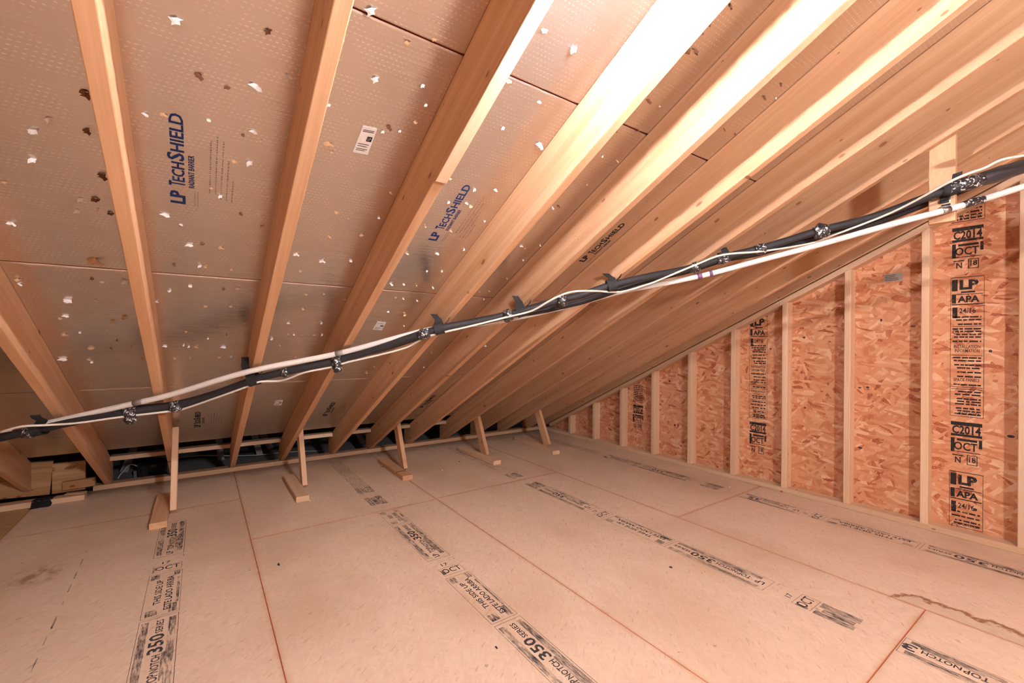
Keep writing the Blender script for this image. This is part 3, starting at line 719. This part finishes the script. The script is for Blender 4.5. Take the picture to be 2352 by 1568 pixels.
# hanger straps
def ribbon(name, path, wdir, width, mat, parent, th=.002):
    vs_, fs = [], []
    for i, p in enumerate(path):
        wd = wdir[i] if isinstance(wdir, list) else wdir; ww = width[i] if isinstance(width, list) else width
        t = (path[min(i+1, len(path)-1)]-path[max(i-1, 0)]).normalized(); nrm = t.cross(wd).normalized()*th*.5
        vs_ += [p-wd*ww/2-nrm, p+wd*ww/2-nrm, p+wd*ww/2+nrm, p-wd*ww/2+nrm]
        if i:
            b = (i-1)*4; c_ = i*4
            for k in range(4): j = (k+1) % 4; fs.append((b+k, b+j, c_+j, c_+k))
    fs += [(0, 1, 2, 3), tuple(len(vs_)-4+k for k in range(4))]
    return raw(name, vs_, fs, mat, parent, Matrix.Translation(path[0]))
straps = [(-2, 97, 952, 90, 'black hanger strap at the left frame edge, under the leftmost full rafter'), (0, 575, 820, 583, 'black hanger strap with a pointed top on the dark rafter at left centre'),
          (2, 1005, 722, 1008, 'black hanger strap with a folded top, third from the left'), (3, 1190, 680, 1195, 'black hanger strap in the picture centre beside printed tape'),
          (4, 1396, 629, 1405, 'black hanger strap second from right, bent outward at its top'), (5, 1658, 568, 1662, 'black hanger strap half hidden behind the pipes at right')]
for k, tx, ty, bx, lab in straps:
    xf = RX[k]-.0025
    if k == 5: xf = RX[k]+.0405
    top = onX(tx, ty, xf); c, d = path_at(bx)
    e = tag(empty('hanger_strap', c), lab, 'strap', 'black hanger straps holding the pipes')
    side = Vector((0, 1, 0)); bot = c+Vector((-.012, 0, .012)) if k != 5 else c+Vector((.02, 0, .012))
    mid = Vector((xf, (top.y+bot.y)/2, (top.z+bot.z)/2))
    ox_ = -.004 if k != 5 else .004
    pth = [top+Vector((ox_, 0, .0)), top.lerp(mid, .5)+Vector((ox_, 0, 0)), mid+Vector((-.004 if k >= 0 and k != 5 else .004, 0, 0)), bot]
    vd = (top-CAMP); wd = Vector((vd.y, -vd.x, 0)).normalized()          # broad side turned to the room
    sg = 1 if k != 5 else -1; ww = .040
    pth = [q-Vector((sg*abs(wd.x)*ww*.5, 0, 0)) for q in pth[:3]]+[pth[3]]
    ribbon('tail', smooth_path(pth, 3), wd, [ww*f_ for f_ in (.85, .85, .85, .85, .85, .9, .95, 1., 1.05, 1.1)], M['web'], e, .0025)
    # wide band round both pipes
    n = 16; vs_, fs = [], []; u_ = d.cross(Vector((0, 0, 1))).normalized(); w_ = d.cross(u_).normalized(); bandc = c+u_*0
    for s in (-1, -.3, .3, 1):
        for q in range(n):
            a = 2*math.pi*q/n; rr = .0275*(1+.05*math.sin(3*a+s))
            vs_.append(bandc+d*(s*.024)+u_*(rr*math.cos(a))+w_*(rr*1.12*math.sin(a)))
    for s in range(3):
        for q in range(n): j = (q+1) % n; fs.append((s*n+q, s*n+j, (s+1)*n+j, (s+1)*n+q))
    raw('band', vs_, fs, M['web'], e, Matrix.Translation(bandc), smooth=True)
    if k >= 0 and k != 5:
        lo = bandc+d*.03+Vector((0, 0, .02)); ribbon('loose_end', [lo, lo+Vector((.012, -.006, .012)), lo+Vector((.020, -.012, .032))], Vector((.3, .9, 0)).normalized(), [.02, .016, .006], M['web'], e)
        nl = top+Vector((-.002, 0, -.012)); wrap('nail_head', nl, Vector((1, 0, 0)), .004, .0045, M['steel'], e, 0, 2, 8)
# hanging board with metal strap at the right
hb = beam('hanger_board', (RX[6]+.0575, .507, 1.703), (RX[6]+.0575, .507, 2.14), .088, .036, M['rafter'], None, (-1, 0, 0))
tag(hb, 'pale vertical hanger board holding the pipes at upper right', 'board')
c, d = w_at(2172)
e = tag(empty('pipe_strap', c), 'shiny zinc strap fixing the white pipe to the hanger board', 'pipe strap')
xb = RX[6]+.0375
fl = [Vector((xb, .492, c.z+.075)), Vector((xb, .492, c.z+.03)), Vector((c.x+.008, .492, c.z+.0165)), Vector((c.x-.004, c.y, c.z+.0155))]
ribbon('flange', smooth_path(fl, 4), Vector((0, 1, 0)), .030, M['steel'], e, .0015)
wrap('saddle', c, d, .030, .0162, M['steel'], e, 0, 2, 16)
# black webbing on the board and bundle at the board
c, d = path_at(2187)
e = tag(empty('hanger_strap', c), 'black webbing holding the pipes on the pale hanger board at right', 'strap', 'black hanger straps holding the pipes')
pth = [Vector((xb-.002, .455, c.z+.068)), Vector((xb-.004, .46, c.z+.03)), c+Vector((-.01, 0, .02))]
ribbon('tail', smooth_path(pth, 3), Vector((0, .98, -.15)).normalized(), .032, M['web'], e, .0025)
wrap('band', c, d, .07, .030, M['web'], e, .03, 4, 14)
pth = [Vector((xb-.003, .497, c.z-.02)), Vector((xb-.003, .497, c.z-.055))]
ribbon('lower_tail', pth, Vector((0, 1, 0)), .030, M['web'], e, .0025)

# ------------------------------------------------------------------ foil print, stickers, torn foil
def tprint(x_left, y_lo, y_hi, col, fine=True):
    """logo reading up-slope; letters' tops towards -X"""
    pr = Print(); L = (y_lo-y_hi)*SL; W = .040
    pr.text('LP', 0, L*.16, 0, W, 0, .03); pr.text('T', L*.225, L*.275, 0, W*1.02, 0, .015); pr.text('ECH', L*.28, L*.50, 0, W*.80, 0, .015)
    pr.text('S', L*.52, L*.60, 0, W*1.02, 0, .015); pr.text('HIELD', L*.615, L*.985, 0, W*.80, 0, .015)
    pr.text('RADIANT BARRIER', L*.225, L*.60, -.024, -.009, 0, .0)
    pr.rect(0, L*.19, -.026, -.0245, 1); pr.rect(0, L*.19, -.034, -.0325, 1)
    if fine:
        for q, (a, b) in enumerate([(.20, .80), (.20, .86), (.14, .82), (.13, .62), (.12, .40), (.15, .45)][:5]):
            t = L*a
            while t < L*b:
                l = random.uniform(.0025, .007); pr.rect(t, min(t+l, L*b), -.0665-q*.0155, -.0628-q*.0155, 1); t += l+random.uniform(.0025, .006)
    def fn(u, v_):
        y = y_lo-u/SL; return Vector((x_left+W-v_, y, dck(y)))-ndir*.0009
    pr.obj('foil_print', fn, [M[col], M['ink_fine']], rpanel_at(x_left, (y_lo+y_hi)/2))
tprint(-.084, 1.825, 1.497, 'ink_navy'); tprint(.823, 1.82, 1.50, 'ink_navy'); tprint(1.733, 1.81, 1.505, 'ink_foil_black')
tprint(-.038, 4.025, 3.715, 'ink_foil_black'); tprint(.850, 4.02, 3.71, 'ink_foil_black'); tprint(1.733, 4.02, 3.71, 'ink_foil_black')
def sticker(quad, label, panel_print=True, rot=0):
    cx = sum(q[0] for q in quad)/4; cy = sum(q[1] for q in quad)/4; cen = Vector((cx, cy, dck(cy)))-ndir*.002
    e = tag(empty('paper_sticker', cen), label, 'sticker')
    vs_ = [Vector((x_, y_, dck(y_)))-ndir*.0025 for x_, y_ in quad]+[Vector((x_, y_, dck(y_)))-ndir*.0008 for x_, y_ in quad]
    raw('paper', vs_, [(0, 1, 2, 3), (4, 5, 6, 7)]+[(k, (k+1) % 4, 4+(k+1) % 4, 4+k) for k in range(4)], M['paper'], e)
    q = [Vector((*z, 0)) for z in quad]
    def fn(u, v_):     # u along quad[0]->quad[1], v along quad[0]->quad[3]
        p_ = q[0].lerp(q[1], u).lerp(q[3].lerp(q[2], u), v_); return Vector((p_.x, p_.y, dck(p_.y)))-ndir*.0032
    pr = Print()
    for v0 in (.10, .15, .62, .70, .80, .86): pr.rect(.12, .12+random.uniform(.5, .78), v0, v0+.02, 0)
    pr.rect(.56, .90, .32, .50, 0); pr.text('LP', .62, .84, .46, .36, 1, .03)
    pr.obj('sticker_print', fn, [M['ink_foil_black'], M['paper']], e)
sticker([(.406, 1.388), (.450, 1.384), (.450, 1.481), (.402, 1.484)], 'large white paper sticker on foil between two upper left rafters')
sticker([(.824, 2.503), (.876, 2.512), (.880, 2.595), (.824, 2.589)], 'small white sticker on foil just above the pipes')
sticker([(.446, 3.600), (.495, 3.604), (.496, 3.697), (.444, 3.690)], 'small white sticker low on the foil near the eave')
e = tag(empty('paper_sticker', (XO-.001, .944, 1.605)), 'grey label stuck on the strand board gable wall', 'sticker')
box('paper', (XO-.0016, .895, 1.578), (XO-.0002, .993, 1.632), M['grey_paper'], e)
pr = Print()
for v0 in (.15, .35, .55, .75): pr.rect(.05, random.uniform(.5, .95), v0, v0+.06, 0)
pr.obj('sticker_print', lambda u, v_: (XO-.002, .993-.098*u, 1.578+.054*v_), [M['ink_gable']], e)

TEARS = [ # source-pixel position, kind (w white foil, t tan, b brown), size
 (0,0,.3401,[(1190,125,'w',2.),(1810,205,'b',1.4),(1340,505,'b',1.3),(1530,585,'b',1.),(1735,580,'w',1.9),(1955,510,'w',1.),(575,625,'b',1.6),(330,800,'w',1.5),(225,880,'w',1.8),(585,880,'b',1.2),(225,1080,'w',1.4),(690,1180,'b',1.5),(550,1345,'w',1.2),(640,1340,'b',1.4),(525,1425,'w',1.2),(660,1410,'t',.8),(745,1435,'b',1.1),(85,1505,'w',1.2),(980,765,'w',1.2),(1105,770,'t',1.2),(1410,810,'w',.9),(1640,910,'b',.8),(1715,885,'w',1.2),(1765,955,'w',1.),(1580,1090,'t',1.1),(1690,1100,'w',1.5),(1120,1445,'w',1.5),(1490,1325,'w',1.),(1425,1270,'t',.7),(1225,1515,'w',.7),(1625,1440,'b',.8),(1735,1440,'w',.8),(2220,710,'w',.9),(2215,965,'t',1.8),(2240,1020,'t',1.2),(2270,1435,'t',1.3),(1770,1525,'t',1.),(25,1225,'t',.9)]),
 (780,0,.3401,[(210,60,'w',2.2),(455,275,'t',1.8),(640,270,'t',1.),(240,525,'w',1.8),(560,580,'w',1.1),(580,710,'w',1.),(510,815,'t',1.6),(330,855,'b',1.2),(405,885,'w',.9),(290,890,'w',1.),(345,1300,'t',.9),(365,1355,'w',1.4),(265,1470,'w',.9),(60,1475,'t',.8),(1385,210,'t',1.5),(1575,335,'w',2.),(1140,545,'t',1.2),(1350,685,'w',.9),(1100,865,'w',1.2),(1355,975,'w',2.4),(740,1200,'t',1.2),(910,1280,'w',1.1),(1055,1280,'w',1.2),(735,1365,'w',1.),(860,1370,'w',1.),(885,1395,'t',1.4),(980,1490,'w',.9),(580,1525,'t',1.2),(750,1555,'t',1.1),(2085,680,'b',1.2),(2160,720,'t',.8),(1865,885,'b',.9),(2020,880,'b',.8),(1770,1055,'w',1.1),(1875,1085,'t',1.1),(1545,1240,'b',.7),(1670,1245,'t',.7),(1440,1400,'w',1.2),(1480,1390,'b',1.)]),
 (1552,0,.3401,[(370,40,'b',1.4),(220,145,'b',1.5),(170,205,'b',1.5),(135,340,'b',1.8),(80,340,'b',1.3),(710,570,'b',.9),(595,655,'b',1.1),(675,660,'w',.9),(330,875,'b',.8),(400,905,'b',.9)]),
 (0,520,.3401,[(1280,120,'w',1.4),(1365,115,'b',.9),(1490,140,'t',1.3),(1350,265,'w',1.1),(1385,270,'t',.9),(1175,255,'b',.8),(1560,290,'t',.7),(2005,185,'w',1.3),(2180,230,'w',1.4),(2225,65,'t',1.1),(2025,300,'t',1.1),(120,350,'t',1.6),(135,385,'w',1.1),(690,370,'w',1.3),(845,370,'w',1.7),(620,350,'b',.8),(1145,430,'w',1.1),(1285,400,'w',1.2),(1510,420,'b',.9),(1605,415,'t',1.3),(1700,425,'w',.9),(460,495,'w',2.2),(645,495,'t',1.),(445,600,'w',1.2),(405,620,'t',1.),(840,610,'t',1.4),(760,635,'t',1.1),(255,715,'w',1.1),(435,725,'t',1.7),(540,715,'w',.8),(1060,505,'w',.8),(1390,540,'t',1.),(1560,540,'t',.9),(1645,650,'t',1.1),(1660,725,'t',1.),(1255,710,'t',.8),(1405,755,'w',.7),(1530,730,'b',.6),(790,765,'b',.6),(620,820,'t',1.8),(750,820,'b',.7),(885,810,'t',.8),(1115,805,'w',1.1),(1240,800,'w',.8),(1275,810,'w',.8),(1325,810,'t',1.2),(1510,810,'w',1.5),(1565,870,'w',1.6),(425,890,'w',1.8),(600,895,'t',1.),(620,915,'w',1.),(1285,885,'t',.9),(1180,890,'t',1.),(960,890,'t',1.1),(1480,880,'t',1.1),(1950,650,'w',.9),(2170,650,'w',1.),(1985,730,'w',.8),(1945,725,'t',.8),(2040,735,'t',.7),(2120,730,'t',.9),(2175,730,'w',.9),(1835,755,'w',1.2),(1890,800,'t',.9),(1995,880,'t',.8),(2085,880,'t',.7),(2065,455,'t',1.),(2185,455,'t',.9),(2045,555,'t',1.1),(2330,490,'t',1.),(640,225,'t',3.)]),
 (780,520,.3401,[(260,55,'w',1.1),(145,55,'t',1.1),(75,230,'w',1.2),(350,385,'w',1.5),(435,390,'w',.9),(520,395,'t',1.),(630,410,'w',1.1),(430,485,'w',.9),(380,480,'t',.8),(525,500,'w',.9),(440,590,'t',1.9),(330,575,'w',.7),(435,670,'w',.7),(455,180,'t',1.1),(660,180,'w',1.2),(690,300,'w',.9),(590,300,'w',.8),(840,155,'w',.9),(1230,130,'w',1.),(1250,145,'t',.8),(1240,225,'w',.9),(1355,125,'w',.9),(1160,355,'w',.9),(1130,350,'t',.9),(945,440,'t',.8),(1010,435,'t',.9),(975,490,'w',.7),(985,805,'w',1.1),(1050,800,'t',.7),(620,850,'w',.8),(570,950,'w',.8),(235,945,'t',.9),(180,985,'t',1.3)])]
def tear_mesh(seed, mat):
    rd = random.Random(seed); vs_, fs = [], []
    for fl_ in range(rd.choice((1, 2, 2))):
        cx, cy_ = rd.uniform(-.2, .2)*fl_, rd.uniform(-.15, .15); n = rd.choice((6, 7, 8)); b = len(vs_); tilt = rd.uniform(-.5, .5); hz = rd.uniform(.15, .4)
        vs_.append((cx, cy_, -hz-.1))
        for k in range(n):
            a = 2*math.pi*k/n+rd.uniform(-.25, .25); r = rd.uniform(.18, .55)
            x_, y_ = r*math.cos(a), .62*r*math.sin(a)
            vs_.append((cx+x_, cy_+y_, -max(.01, hz*.55+x_*tilt+y_*.7+rd.uniform(-.15, .15))))
        for k in range(n): fs.append((b, b+1+k, b+1+(k+1) % n))
    n = len(vs_); th = .03
    vs2 = vs_+[(x_*.9, y_*.9, min(z_+th, -.001)) for x_, y_, z_ in vs_]; fs2 = fs+[tuple(q+n for q in f[::-1]) for f in fs]
    me = bpy.data.meshes.new('foil_tear'); me.from_pydata(vs2, [], fs2); me.materials.append(mat); return me
TM = {k: [tear_mesh(i*7+ord(k), M[m]) for i in range(6)] for k, m in (('w', 'foil_flap'), ('t', 'splinter'), ('b', 'splinter_dark'))}
for ox, oy, sc, lst in TEARS:
    for zx, zy, kd, sz in lst:
        p_ = onP(ox+zx*sc, oy+zy*sc, DC)
        inside = any(RX[k]-.004 < p_.x < RX[k]+.042 for k in RX)
        if inside or p_.y > YEND-.02: continue
        pan = rpanel_at(p_.x, p_.y)
        o = bpy.data.objects.new('foil_tear', random.choice(TM[kd])); COL.objects.link(o); o.parent = pan
        s_ = sz*.0185
        M4 = Matrix.Translation(p_-ndir*.0002) @ RFRAME.to_3x3().to_4x4() @ Matrix.Rotation(random.uniform(-.35, .35), 4, 'Z') @ Matrix.Diagonal((s_, s_*.8, s_, 1))
        o.matrix_basis = parent_world(pan).inverted() @ M4

# ------------------------------------------------------------------ bits on the floor
def bit(name, px, py, size, mat, label, cat, z=0., group=None):
    c = onZ(px, py, z); rd = random.Random(px); vs_, fs = [], []; n = 7
    for h in (0, size[2]):
        for k in range(n):
            a = 2*math.pi*k/n; r = rd.uniform(.75, 1.1)*(1 if h == 0 else .8); vs_.append(c+Vector((size[0]*r*math.cos(a), size[1]*r*math.sin(a), h+.0003)))
    fs = [tuple(range(n)), tuple(range(n, 2*n))]+[(k, (k+1) % n, n+(k+1) % n, n+k) for k in range(n)]
    return tag(raw(name, vs_, fs, M[mat], None, Matrix.Translation(c)), label, cat, group)
bit('plastic_cap', 1795, 1129, (.012, .012, .008), 'red', 'small red plastic piece against the gable wall plate', 'plastic piece')
bit('dark_chip', 1541, 1303, (.007, .010, .004), 'nail', 'round dark chip on the open floor right of centre', 'chip')
bit('dark_chip', 1140, 1487, (.004, .009, .003), 'nail', 'small dark chip near the lower edge left of the big stamp', 'chip')
bit('dark_chip', 1055, 1060, (.012, .010, .004), 'splinter_dark', 'dark brown chip on the floor between the middle struts', 'chip')
bit('dark_chip', 640, 1296, (.006, .018, .003), 'nail', 'thin dark sliver beside the long seam at left', 'chip')
bit('dark_chip', 880, 1072, (.03, .004, .003), 'nail', 'thin dark nail lying left of the middle block', 'chip')
for px, py, lab in [(1016, 1080, 'tiny white flake on the floor between the middle strut and the next one'), (1130, 1036, 'tiny white flake behind the rounded block near the gable'),
                    (800, 1108, 'tiny white flake lying on the faded stamp left of centre'), (1676, 1118, 'tiny white flake on the stamp near the gable plate'), (712, 1150, 'tiny pale flake at the corner of the plain tan block')]:
    bit('white_chip', px, py, (.008, .006, .004), 'paper', lab, 'flake', group='white flakes on the floor')

# ------------------------------------------------------------------ lamps (both out of frame; the second is added fill)
def lamp(p_, watts, label, size=1.):
    e = tag(empty('bulb_or_fill_lamp', p_), label, 'light bulb')
    S = 16; prof = [(r_*size, z_*size) for r_, z_ in [(.0, -.055), (.018, -.05), (.029, -.030), (.030, -.015), (.022, .015), (.014, .035), (.013, .045)]]
    vs_, fs = [], []
    for r, z in prof:
        for k in range(S): a = 2*math.pi*k/S; vs_.append(Vector(p_)+Vector((max(r, .0008)*math.cos(a), max(r, .0008)*math.sin(a), z)))
    for i in range(len(prof)-1):
        for k in range(S): j = (k+1) % S; fs.append((i*S+k, i*S+j, (i+1)*S+j, (i+1)*S+k))
    N = NT('bulb_glow'); area = .0094*size*size
    em = N.n('ShaderNodeEmission', Color=(*BULB_COL, 1), Strength=watts/(math.pi*area)); m = N.done(em)
    raw('glass', vs_, fs, m, e, Matrix.Translation(p_), smooth=True)
    prof = [(.010, .045*size), (.022, .045*size), (.045, .065*size+.01), (.055, .075*size+.01), (.055, .075*size+.022), (.0, .075*size+.022)]
    vs_, fs = [], []
    for r, z in prof:
        for k in range(S): a = 2*math.pi*k/S; vs_.append(Vector(p_)+Vector((max(r, .0008)*math.cos(a), max(r, .0008)*math.sin(a), z)))
    for i in range(len(prof)-1):
        for k in range(S): j = (k+1) % S; fs.append((i*S+k, i*S+j, (i+1)*S+j, (i+1)*S+k))
    raw('socket', vs_, fs, M['porcelain'], e, Matrix.Translation(p_), smooth=True)
lamp((.79, .47, und(.47)-.10), BULB_W, 'bare bulb in a porcelain socket below the rafters', .45)
lamp((.75, -1.75, 2.0), FILL_W, 'added fill lamp, a large frosted globe under the ridge behind the viewpoint', 3.)
